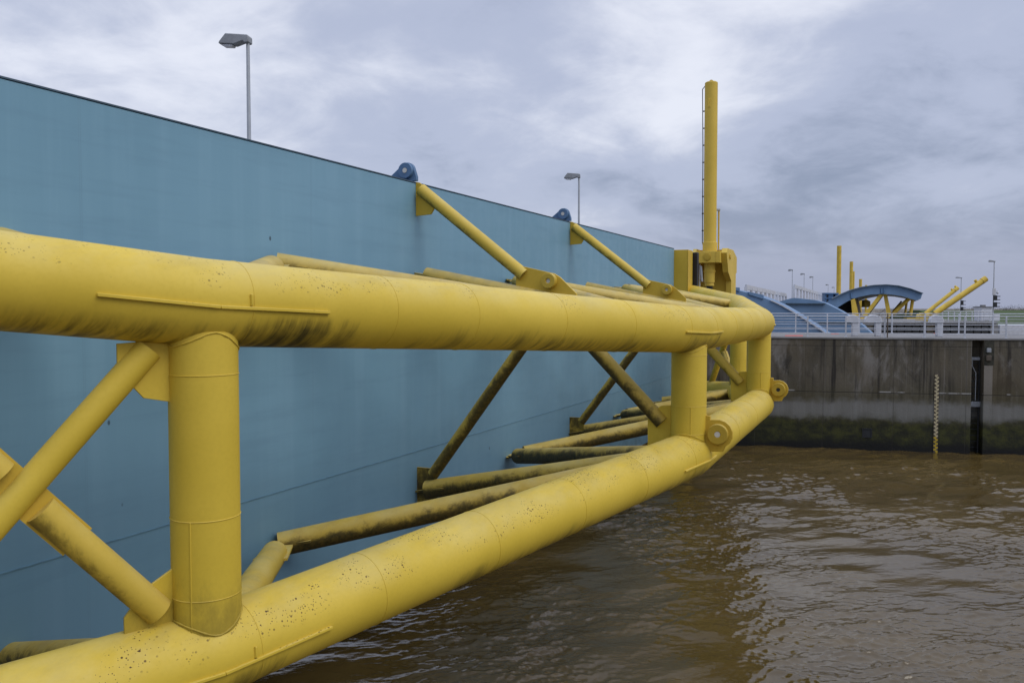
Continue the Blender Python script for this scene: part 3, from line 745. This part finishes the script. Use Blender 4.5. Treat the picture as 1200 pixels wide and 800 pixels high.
m = MB(); m.sweep([(.5, -hw-.36, zz(300)), (.5, -hw-.30, zz(300))], .16, 24); m.sweep([(.5, hw+.20, zz(303)), (.5, hw+.34, zz(303))], .16, 24); m.build('pivot_cap', M['cyl'], brk)
for k in range(5):
    m = MB(); y0 = .62+.07*k
    m.sweep([(-.3, y0+.1, zz(318+2*k)), (-.35, y0+.22, zz(326+2*k)), (-.2+.05*k, y0+.2, zz(336)), (-.1, y0-.3, zz(341)), (.5, y0-.4, zz(346))], .035, 8)
    m.build('hose', M['rubber'] if k % 2 else M['lamp_grey'], brk)
m = MB(); m.sweep([(-.42, .42, zz(310)), (-.42, .42, zz(348))], .025, 8); m.sweep([(-.42, .36, zz(312)), (-.42, .30, zz(330))], .05, 10); m.build('pipework', M['galv'], brk)
# lamp pole on the bracket
lp = empty('bracket_lamp', (cyp.x+.52, cyp.y+.25, DK+zt_), 0, label='slim yellow post with small grey lamp right beside the tall cylinder', cat='lamp')
h_ = zz(246)-zt_
m = MB(); m.sweep([(0, 0, -.02), (0, 0, h_)], .045, 12); m.build('pole', M['cyl'], lp)
m = MB(); m.box((-.25, -.1, h_-.02), (.06, .1, h_+.1)); m.build('lamp_head', M['galv'], lp, bevel=.02)
# ------------------------------------------------------------------ street lamps
GL = 'street lamps along the barrage road'
def make_lamp(h):
    o = empty('street_lamp', (0, 0, 0))
    m = MB(); m.sweep([(0, 0, 0), (0, 0, h*.5), (0, 0, h)], [.085, .062, .048], 16); m.build('pole', M['galv'], o)
    m = MB(); m.sweep([(0, 0, 0), (0, 0, .9)], .095, 16); m.build('base_sleeve', M['galv'], o)
    m = MB(); L_ = .80
    ol = [(.07, -.02), (.07, .12), (.03, .15), (-.60, .20), (-L_+.02, .02), (-L_, -.03), (-.35, -.06), (-.1, .01), (-.04, -.04)]
    m.prism([(x, -.15, z+h) for x, z in ol], (0, .30, 0)); hd = m.build('lamp_head', M['lamp_grey'], o, bevel=.02)
    m = MB(); m.prism([(-.74, -.12, h-.045), (-.40, -.12, h-.062), (-.42, -.12, h-.10), (-.68, -.12, h-.085)], (0, .24, 0)); m.build('lens', M['lens'], hd, bevel=.012)
    return o
lamp = make_lamp(7.75)
def put_lamp(o, pxpole, pytop, Z, rz, label):
    p = atY(pxpole, pytop, Z); o.location = (p.x, p.y, p.z-7.75); o.rotation_euler = (0, 0, rz); tag(o, label, 'street lamp', GL)
lamps = [(290.5, 50, 20.2, 'tall grey street lamp above the left part of the blue gate wall'),
         (678.5, 208, 38.5, 'grey street lamp between the upper end of the second yellow brace and the cylinder'),
         (928.6, 317, 128, 'far street lamp nearest the tall gate cylinder, right of its bracket'),
         (942.4, 321.5, 141, 'far street lamp above the right white slatted panel, second of three'),
         (952.6, 325, 157, 'far street lamp above the right white slatted panel, third of three'),
         (970.5, 334, 208, 'faint distant lamp just left of the thick far yellow cylinder, lower pair'),
         (977.5, 337, 232, 'faintest distant lamp almost touching the blue box by the arch')]
for i, (px, py, Z, lb_) in enumerate(lamps):
    o = lamp if i == 0 else copy_tree(lamp)
    put_lamp(o, px, py, Z, -.12 if i < 2 else -.05, lb_)
    o.scale = (.84, .84, 1.0)
# ------------------------------------------------------------------ road deck behind the gate (lamps stand on it)
m = MB()
def RW(a, s, z): return N0+w*a+n*s+Vector((0, 0, z+E))
m.prism([RW(-30, -11.5, -1.62), RW(-30, -2.4, -1.62), RW(230, -2.4, -1.62), RW(230, -11.5, -1.62)], (0, 0, -.9))
tag(m.build('road_deck', M['pale_conc']), kind='structure')
for k_, a in enumerate((37, 89, 140, 190)):
    m = MB(); m.prism([RW(a+6, -10.5, -2.55), RW(a+6, -4.6, -2.55), RW(a+12, -4.6, -2.55), RW(a+12, -10.5, -2.55)], (0, 0, -7.5))
    o = m.build('road_support', M['pale_conc']); tag(o, ('first', 'second', 'third', 'fourth')[k_]+' hidden concrete support under the road deck behind the gate', 'support')
# ------------------------------------------------------------------ BACKGROUND: the other gates
def px_prism(poly, Y, ext, org, mb=None):
    m = mb or MB(); m.prism([atY(x, y, Y)-org for x, y in poly], ext); return m
def px_tube(p, q, Y, r, org, mb=None, Y2=None, n_=16):
    m = mb or MB(); m.sweep([atY(*p, Y)-org, atY(*q, Y2 or Y)-org], r, n_); return m
# near blue sector
Y = 57.; org = atY(915, 392, Y); org.z = DK-1.5
o = empty('closed_gate', org, 0, label='blue curved gate with a white edge line sloping down behind the pier railing', cat='gate', group='neighbouring gates beyond the pier')
arc = [(850, 337.5), (862, 339.5), (876, 343), (890, 347), (903, 352), (916, 358), (930, 366), (944, 375), (957, 383.5), (968, 391), (978, 399), (990, 409)]
px_prism(arc+[(990, 440), (850, 440)], Y, Vector((1.4, 3.0, 0)), org).build('skin_plate', M['blue_far'], o)
m = MB(); pts = [atY(x, y-.3, Y-.06)-org for x, y in arc[4:]]
for p, q in zip(pts, pts[1:]): m.beam(p, q, .07, .07)
m.build('edge_trim', M['white'], o)
m = px_prism([(861, 336.5), (867, 337), (867, 341.5), (861, 340)], Y-.1, (0, .5, 0), org); m.build('stop_block', M['blue_far'], o)
m = px_prism([(878, 342), (895, 345.5), (895, 350.5), (878, 345)], Y-.1, (0, .8, 0), org); m.build('ballast_block', M['blue_far'], o)
# second blue gate
Y = 82.; org = atY(960, 392, Y); org.z = DK-1.5
o = empty('closed_gate', org, 0, label='blue flat-topped gate block between the white slatted panel and the railing', cat='gate', group='neighbouring gates beyond the pier')
px_prism([(905, 358), (914, 353), (927, 349.5), (931, 349), (955, 351.5), (967, 355), (985, 364), (1000, 373), (1012, 382), (1024, 393), (1034, 402), (1034, 425), (905, 425)], Y, Vector((1.4, 3., 0)), org).build('skin_plate', M['blue_far'], o)
m = px_prism([(922, 355), (967, 355.4), (968, 356.4), (922, 356.2)], Y-.25, (0, .24, 0), org); m.build('flange_shade', M['blue_dark'], o)  # dark strip paints the shading step at the top flange
m = px_prism([(960, 377.4), (1010, 377.4), (1010, 378.6), (960, 378.6)], Y-.12, (0, .11, 0), org); m.build('waterline_strip', M['blue_dark'], o)
# white slatted panels
def slat_panel(tl, tr, Y1, Y2, hpx, label):
    p = atY(*tl, Y1); q = atY(*tr, Y2); H_ = hpx*Y1/1000; org = Vector((p.x, p.y, p.z-H_))
    o = empty('slatted_screen', org, 0, label=label, cat='screen', group='white slatted wind screens on the road')
    a = Vector((0, 0, H_)); c = q-org; a2 = Vector((0, 0, 0)); c2 = Vector((c.x, c.y, c.z-H_))
    m = MB(); m.beam(a, c, .12, .35); m.build('top_beam', M['white'], o)
    m = MB(); m.beam(a2, c2, .12, .35); m.build('bottom_beam', M['white'], o)
    for k in range(11):
        f = k/10; m = MB(); b0 = a2.lerp(c2, f); t0 = a.lerp(c, f)
        m.beam(b0, t0, .20, .10, up=(0, 1, .01)); m.build('slat', M['white'], o)
    m = MB(); m.beam(a2+Vector((.02, .25, 0)), c2+Vector((.02, .25, 0)), .03, H_*.8+.1); 
slat_panel((874, 336.3), (921, 345.8), 64, 92, 14, 'white slatted screen beside the tall cylinder, the left of two')
slat_panel((930.5, 335.5), (962.5, 344.8), 86, 118, 15.5, 'white slatted screen under the far lamps, the right of two')
# far upright cylinders
cyls = [(983.5, 288, 352, 148, 2.55, 'thickest far upright yellow cylinder left of the blue arch'),
        (997.8, 306.5, 352, 190, 1.95, 'second far yellow cylinder rising behind the blue arch'),
        (1000.3, 318, 352, 215, 1.3, 'short thin far yellow cylinder touching the second one'),
        (1008.5, 327, 352, 250, 1.7, 'low far yellow cylinder just showing over the arch'),
        (1015, 334, 352, 300, 1.2, 'lowest far yellow cylinder stub above the arch edge')]
for px, y0, y1, Y, hw_, lb_ in cyls:
    p = atY(px, y0, Y); base = Vector((p.x, p.y, DK)); r = hw_*Y/1000
    o = empty('far_cylinder', base, 0, label=lb_, cat='cylinder', group='far upright hydraulic cylinders')
    m = MB(); m.sweep([(0, 0, 0), (0, 0, p.z-DK)], r, 24); m.build('barrel', M['far_yellow'], o)
    m = MB(); m.sweep([(0, 0, 1.9), (0, 0, 3.2)], r*1.6, 24); m.build('collar', M['far_yellow'], o)
# raised arch gate
Y = 112.; org = atY(1030, 378, Y)
o = empty('raised_gate', org, 0, label='blue arched gate raised on yellow legs beyond the railing', cat='gate')
outer = [(958, 362), (966, 356), (975, 350.2), (985, 345), (997, 340), (1010, 336.5), (1024, 334.4), (1038, 333.8), (1052, 335), (1066, 338.5), (1081, 344)]
inner = [(1079, 350), (1074, 352), (1067, 350), (1058, 347.2), (1046, 345.2), (1034, 344.4), (1020, 345.2), (1006, 348), (994, 352.5), (983, 359), (974, 366)]
px_prism(outer+inner, Y, w*24, org).build('skin_plate', M['blue_far'], o)
m = MB(); pts = [atY(x, y-.2, Y-.15)-org for x, y in outer[2:]]
for p, q in zip(pts, pts[1:]): m.beam(p, q, .5, .09)
m.build('edge_rail', M['blue_dark'], o)
for x in (998, 1033.5, 1036.5): 
    px_prism([(x-1.4, 343.5 if x < 1010 else 337.5), (x+1.2, 343 if x < 1010 else 337.2), (x+.6, 349.5 if x < 1010 else 344), (x-.8, 350 if x < 1010 else 344.2)], Y-.12, (0, .11, 0), org).build('hinge_plate', M['blue_trim'], o)
px_prism([(984, 358.5), (1000, 350.5), (1000, 370), (975, 372)], Y+3, (2, 4, 0), org).build('inner_bulkhead', M['black'], o)  # black colour carries the shade inside the arch
px_prism([(997, 349.8), (1001.5, 349.5), (1006, 370), (999, 370)], Y, w*10, org).build('leg', M['far_yellow'], o)
px_prism([(1035, 344.2), (1039.3, 344.2), (1044.3, 368), (1042, 373), (1039, 373), (1039, 368)], Y+1, w*1.2, org).build('leg', M['far_yellow'], o)
px_prism([(1030, 345), (1035, 345), (1016, 370), (1010.5, 370)], Y+.4, w*6, org).build('leg', M['far_yellow'], o)
px_tube((1065.5, 349.5), (1046, 368), Y+2, .26, org).build('strut', M['far_yellow'], o)
px_tube((1069.5, 351), (1067, 369), Y+2, .21, org).build('strut', M['far_yellow'], o)
px_tube((1062.5, 354), (1060.5, 369), Y+10, .16, org).build('strut', M['far_yellow'], o)
px_tube((1056.5, 353), (1047, 364), Y+12, .12, org).build('strut', M['strut'], o)
px_prism([(1063, 372.5), (1092, 372.5), (1092, 376), (1063, 376)], Y, (0, 1, 0), org).build('base_beam', M['far_yellow'], o)
px_prism([(1003, 372), (1015, 372), (1015, 376), (1003, 376)], Y, (0, 1, 0), org).build('base_beam', M['far_yellow'], o)
px_prism([(1013, 352), (1016, 351), (1020, 353), (1020, 360), (1013, 360)], Y+14, (0, 1, 0), org).build('rear_bearing', M['far_yellow'], o)
# blue box by the arch
org = atY(974, 356, 120); m = MB()
for a, c in ((966.5, 968.5), (971, 976.5), (979, 982)): px_prism([(a, 343.4), (c, 343.6), (c, 356), (a, 356)], 120, (0, 1.2, 0), org, m)
px_prism([(966.5, 343), (983, 343.2), (983, 344.6), (966.5, 344.6)], 119.8, (0, 1.8, 0), org, m); px_prism([(966.8, 349), (982.8, 349), (982.8, 350), (966.8, 350)], 119.9, (0, 1, 0), org, m)
px_prism([(966.4, 344.7), (982.6, 344.7), (982.6, 356), (966.4, 356)], 121.3, (0, 1, 0), org, m)
o = m.build('seal_frame', M['blue_trim'], None, loc=org); tag(o, 'ribbed dark blue steel box at the left foot of the blue arch', 'steel box')
# sloping arms
def arm(p, q, Y1, Y2, rpx, label, knobs):
    a = atY(*p, Y1); c = atY(*q, Y2); r = rpx*Y1/1000
    o = empty('sloping_cylinder', a, 0, label=label, cat='cylinder', group='sloping yellow cylinders at the raised gate')
    t = (c-a).normalized()
    m = MB(); m.sweep([(0, 0, 0), c-a], r, 24); m.build('barrel', M['far_yellow'], o)
    m = MB(); m.sweep([(c-a)-t*.5, (c-a)], r*1.14, 24); m.build('end_collar', M['far_yellow'], o)
    m = MB()
    u = Vector((-t.z, 0, t.x)).normalized()
    if u.z < 0: u = -u
    for f in knobs: m.sweep([(c-a)*f+u*r*.8, (c-a)*f+u*r*1.9], r*.55, 12)
    m.build('valve_block', M['far_yellow'], o)
    m = MB(); m.sweep([(c-a)*.1-u*r*1.08+t.cross(u)*-.02, (c-a)*.95-u*r*1.08], r*.12, 6); m.build('oil_pipe', M['galv'], o)
arm((1084, 367.5), (1122.5, 337.2), 104, 104, 2.1, 'shorter sloping yellow cylinder nearest the blue arch', (.86, .97))
arm((1095, 367.5), (1155.5, 326.3), 92, 92, 3.1, 'longer sloping yellow cylinder rising to the right', (.84,))
for px, Yb, lb_ in ((1083, 104, 'yellow bearing block at the foot of the shorter sloping cylinder'), (1093, 92, 'yellow bearing block at the foot of the longer sloping cylinder')):
    org = atY(px, 376, Yb); m = px_prism([(px-6, 376.5), (px-5, 369), (px-1, 366.5), (px+4, 367), (px+6, 371), (px+5, 376.5)], Yb+.5, (0, 1, 0), org)
    o = m.build('bearing_block', M['far_yellow'], None, loc=org); tag(o, lb_, 'bearing', 'yellow bearing blocks at the raised gate')
# far pier
Y = 95.; org = atY(1085, 392, Y); org.z = 0
o = empty('far_pier', org, 0, label='second concrete pier with dark fender panels seen through the railing', cat='pier')
L0, L1 = atY(960, 377, Y).x-org.x, atY(1168, 377, Y).x-org.x; zt = atY(1085, 376.6, Y).z
m = MB(); m.box((L0, .1, -3), (L1, 26, zt-.25)); m.build('wall', M['pier'], o)
m = MB(); m.box((L0-.1, 0, zt-.247), (L1+.1, 26, zt)); m.build('coping', M['pale_conc'], o)
for a in range(1024, 1160, 9):
    if 1084 < a < 1094: continue
    xa, xb = atY(a, 380, Y).x-org.x, atY(a+7.6, 380, Y).x-org.x
    m = MB(); m.box((xa, -.12, .2), (xb, .095, zt-.35)); m.build('fender_panel', M['black'], o)
m = MB(); m.box((atY(1160, 380, Y).x-org.x, -.2, -1), (L1+.05, .098, zt-.3)); m.build('end_buttress', M['pale_conc'], o)
# rail on the far pier
r = empty('far_railing', (org.x, org.y+.5, zt), 0, label='thin pale railing on the second pier below the sloping cylinders', cat='railing')
for a in range(1100, 1170, 7):
    m = MB(); x = atY(a, 374, Y).x-org.x; m.box((x-.05, -.04, 0), (x+.05, .04, 1.1)); m.build('baluster', M['rail'], r)
for f in (1.1, .6):
    m = MB(); m.sweep([(atY(1100, 374, Y).x-org.x, 0, f), (atY(1167, 374, Y).x-org.x, 0, f)], .05, 8); m.build('rail_bar', M['rail'], r)
# white cabin
Yc = 98.; p = atY(1157.5, 376.6, Yc); p.z = zt
o = empty('control_cabin', p, 0, label='small white control cabin at the end of the second pier', cat='cabin')
m = MB(); m.box((-.75, 0, 0), (.68, 1.6, 1.55)); m.build('housing', M['white'], o, bevel=.02)
m = MB(); m.box((-.80, -.08, 1.553), (.5, 1.68, 1.66)); m.box((-.5, .3, 1.663), (-.1, .8, 1.85)); m.build('roof', M['pale_conc'], o)
m = MB(); m.box((-.4, -.03, .1), (.1, -.002, 1.3)); m.build('door', M['rail'], o)
m = MB(); m.box((.7, .2, 0), (1.5, 1.2, .75)); m.build('switch_box', M['white'], o, bevel=.02)
for xx in (-1.6, 1.9):
    pass
# signal masts
def mast(px, ytop, ybase, Y, label, cam_ball, sig):
    p = atY(px, ybase, Y); h = atY(px, ytop, Y).z-p.z; o = empty('signal_mast', p, 0, label=label, cat='signal mast', group='lamp masts with navigation signals')
    m = MB(); m.sweep([(0, 0, 0), (0, 0, h)], [.07, .045], 12); m.build('pole', M['galv'], o)
    m = MB(); L_ = 7*Y/1000; m.prism([(x, -.12, h+z) for x, z in ((.08, .0), (.08, .1), (-L_*.8, .22), (-L_, .05), (-L_*.7, 0.0))], (0, .24, 0)); m.build('lamp_head', M['lamp_grey'], o, bevel=.02)
    for (y0, y1) in sig:
        z0, z1 = atY(px, y1, Y).z-p.z, atY(px, y0, Y).z-p.z
        m = MB(); m.box((-.10, -.28, z0), (.28, -.08, z1)); bx_ = m.build('signal_box', M['black'], o, bevel=.03)
        m = MB()
        for z in (z0+.1, z1-.1): m.box((.282, -.24, z-.06), (.62, -.06, z+.03))
        m.build('visor', M['black'], bx_)
    zs = atY(px, sig[0][0]-5, Y).z-p.z
    m = MB(); m.box((-.18, -.16, zs-.45), (.16, -.072, zs+.3)); m.build('cabinet', M['white'], o, bevel=.02)
    if cam_ball:
        m = MB(); m.sweep([(.05, 0, zs), (.42, 0, zs), (.42, 0, zs-.05)], .03, 8); m.build('camera_arm', M['white'], o)
        m = MB(); k = 8; m.sweep([(.42, 0, zs-.05-.28*(1-math.cos(math.pi*i/k))/2) for i in range(k+1)], [max(.005, .14*math.sin(math.pi*i/k)) for i in range(k+1)], 14); m.build('camera_dome', M['white'], o)
mast(1163.6, 307, 376, 93, 'taller lamp mast with dark signals and round camera beside the white cabin', True, [(346, 352), (354, 360)])
mast(1125.5, 326, 374, 126, 'shorter lamp mast with dark signals between sloping cylinder and cabin', False, [(352, 357.5), (359.5, 364)])
# light quay at the far right
Y = 97.; org = atY(1185, 391, Y); org.z = 0
m = MB(); m.box((atY(1168.6, 385, Y).x-org.x+.3, 0, -3), (40, 6, atY(1185, 381, Y).z), None)
o = m.build('low_quay', M['white'], None, bevel=.05, loc=org); tag(o, 'low pale concrete quay at the right edge behind the railing', 'quay')
# ------------------------------------------------------------------ bare trees on the dyke
def make_tree(seed, h, wd):
    rnd = random.Random(seed); o = empty('bare_tree', (0, 0, 0))
    m = MB(); m.sweep([(0, 0, 0), (.1, 0, h*.3), (0, .1, h*.7)], [.22, .16, .07], 8)
    tips = []
    for k in range(14):
        a = rnd.uniform(0, 6.28); z0 = h*rnd.uniform(.25, .65); l = wd*rnd.uniform(.5, 1.)
        q = Vector((math.cos(a)*l*.8, math.sin(a)*l*.8, z0+h*rnd.uniform(.1, .34)))
        m.sweep([(0, 0, z0), q*.6+Vector((0, 0, z0*.4)), q], [.09, .05, .02], 5); tips += [q, q*.75+Vector((0, 0, z0*.25))]
    m.build('trunk', M['bark'], o)
    m = MB()
    for k in range(520):
        c = rnd.choice(tips)+Vector((rnd.gauss(0, wd*.22), rnd.gauss(0, wd*.22), rnd.gauss(0, h*.07)))
        dv = Vector((rnd.gauss(0, 1), rnd.gauss(0, 1), rnd.gauss(.4, 1))).normalized()*rnd.uniform(.3, .8)
        sv = dv.cross(Vector((rnd.random(), rnd.random(), 1))).normalized()*.045
        b0 = len(m.v); m.v += [tuple(c-sv), tuple(c+sv), tuple(c+dv)]; m.f.append((b0, b0+1, b0+2))
    m.build('crown', M['twig'], o)
    return o
protos = [make_tree(1, 9.5, 4.2), make_tree(2, 7.6, 3.8), make_tree(3, 6.6, 4.6)]
used = set()
tl = [(1190, 355.5, 0, 'largest bare tree at the right edge beyond the green dyke'), (1180, 357.5, 1, 'bare tree just left of the largest tree on the horizon'),
      (1199, 357, 1, 'bare tree on the horizon cut by the right picture edge'), (1147, 358, 2, 'bare bush-like tree just left of the white cabin'),
      (1138, 358.5, 2, 'low bare tree between the two signal masts'), (1116, 360, 2, 'faint low bare tree left of the shorter signal mast'),
      (1172, 359.5, 2, 'low bare tree immediately right of the camera mast'), (1044, 360.5, 2, 'small bare tree seen between the yellow legs of the arch'),
      (1052, 361, 2, 'smallest bare tree seen under the arch by the thin strut'), (1031, 361, 2, 'bare tree seen under the left half of the arch')]
for px, py, k, lb_ in tl:
    o = protos[k] if k not in used else copy_tree(protos[k]); used.add(k)
    Yt = 430.; p = atY(px, py, Yt); hh = (9.5, 7.6, 6.6)[k]
    o.location = (p.x, p.y, p.z-hh*1.02); o.rotation_euler = (0, 0, random.uniform(0, 6)); tag(o, lb_, 'tree', 'bare trees on the horizon')
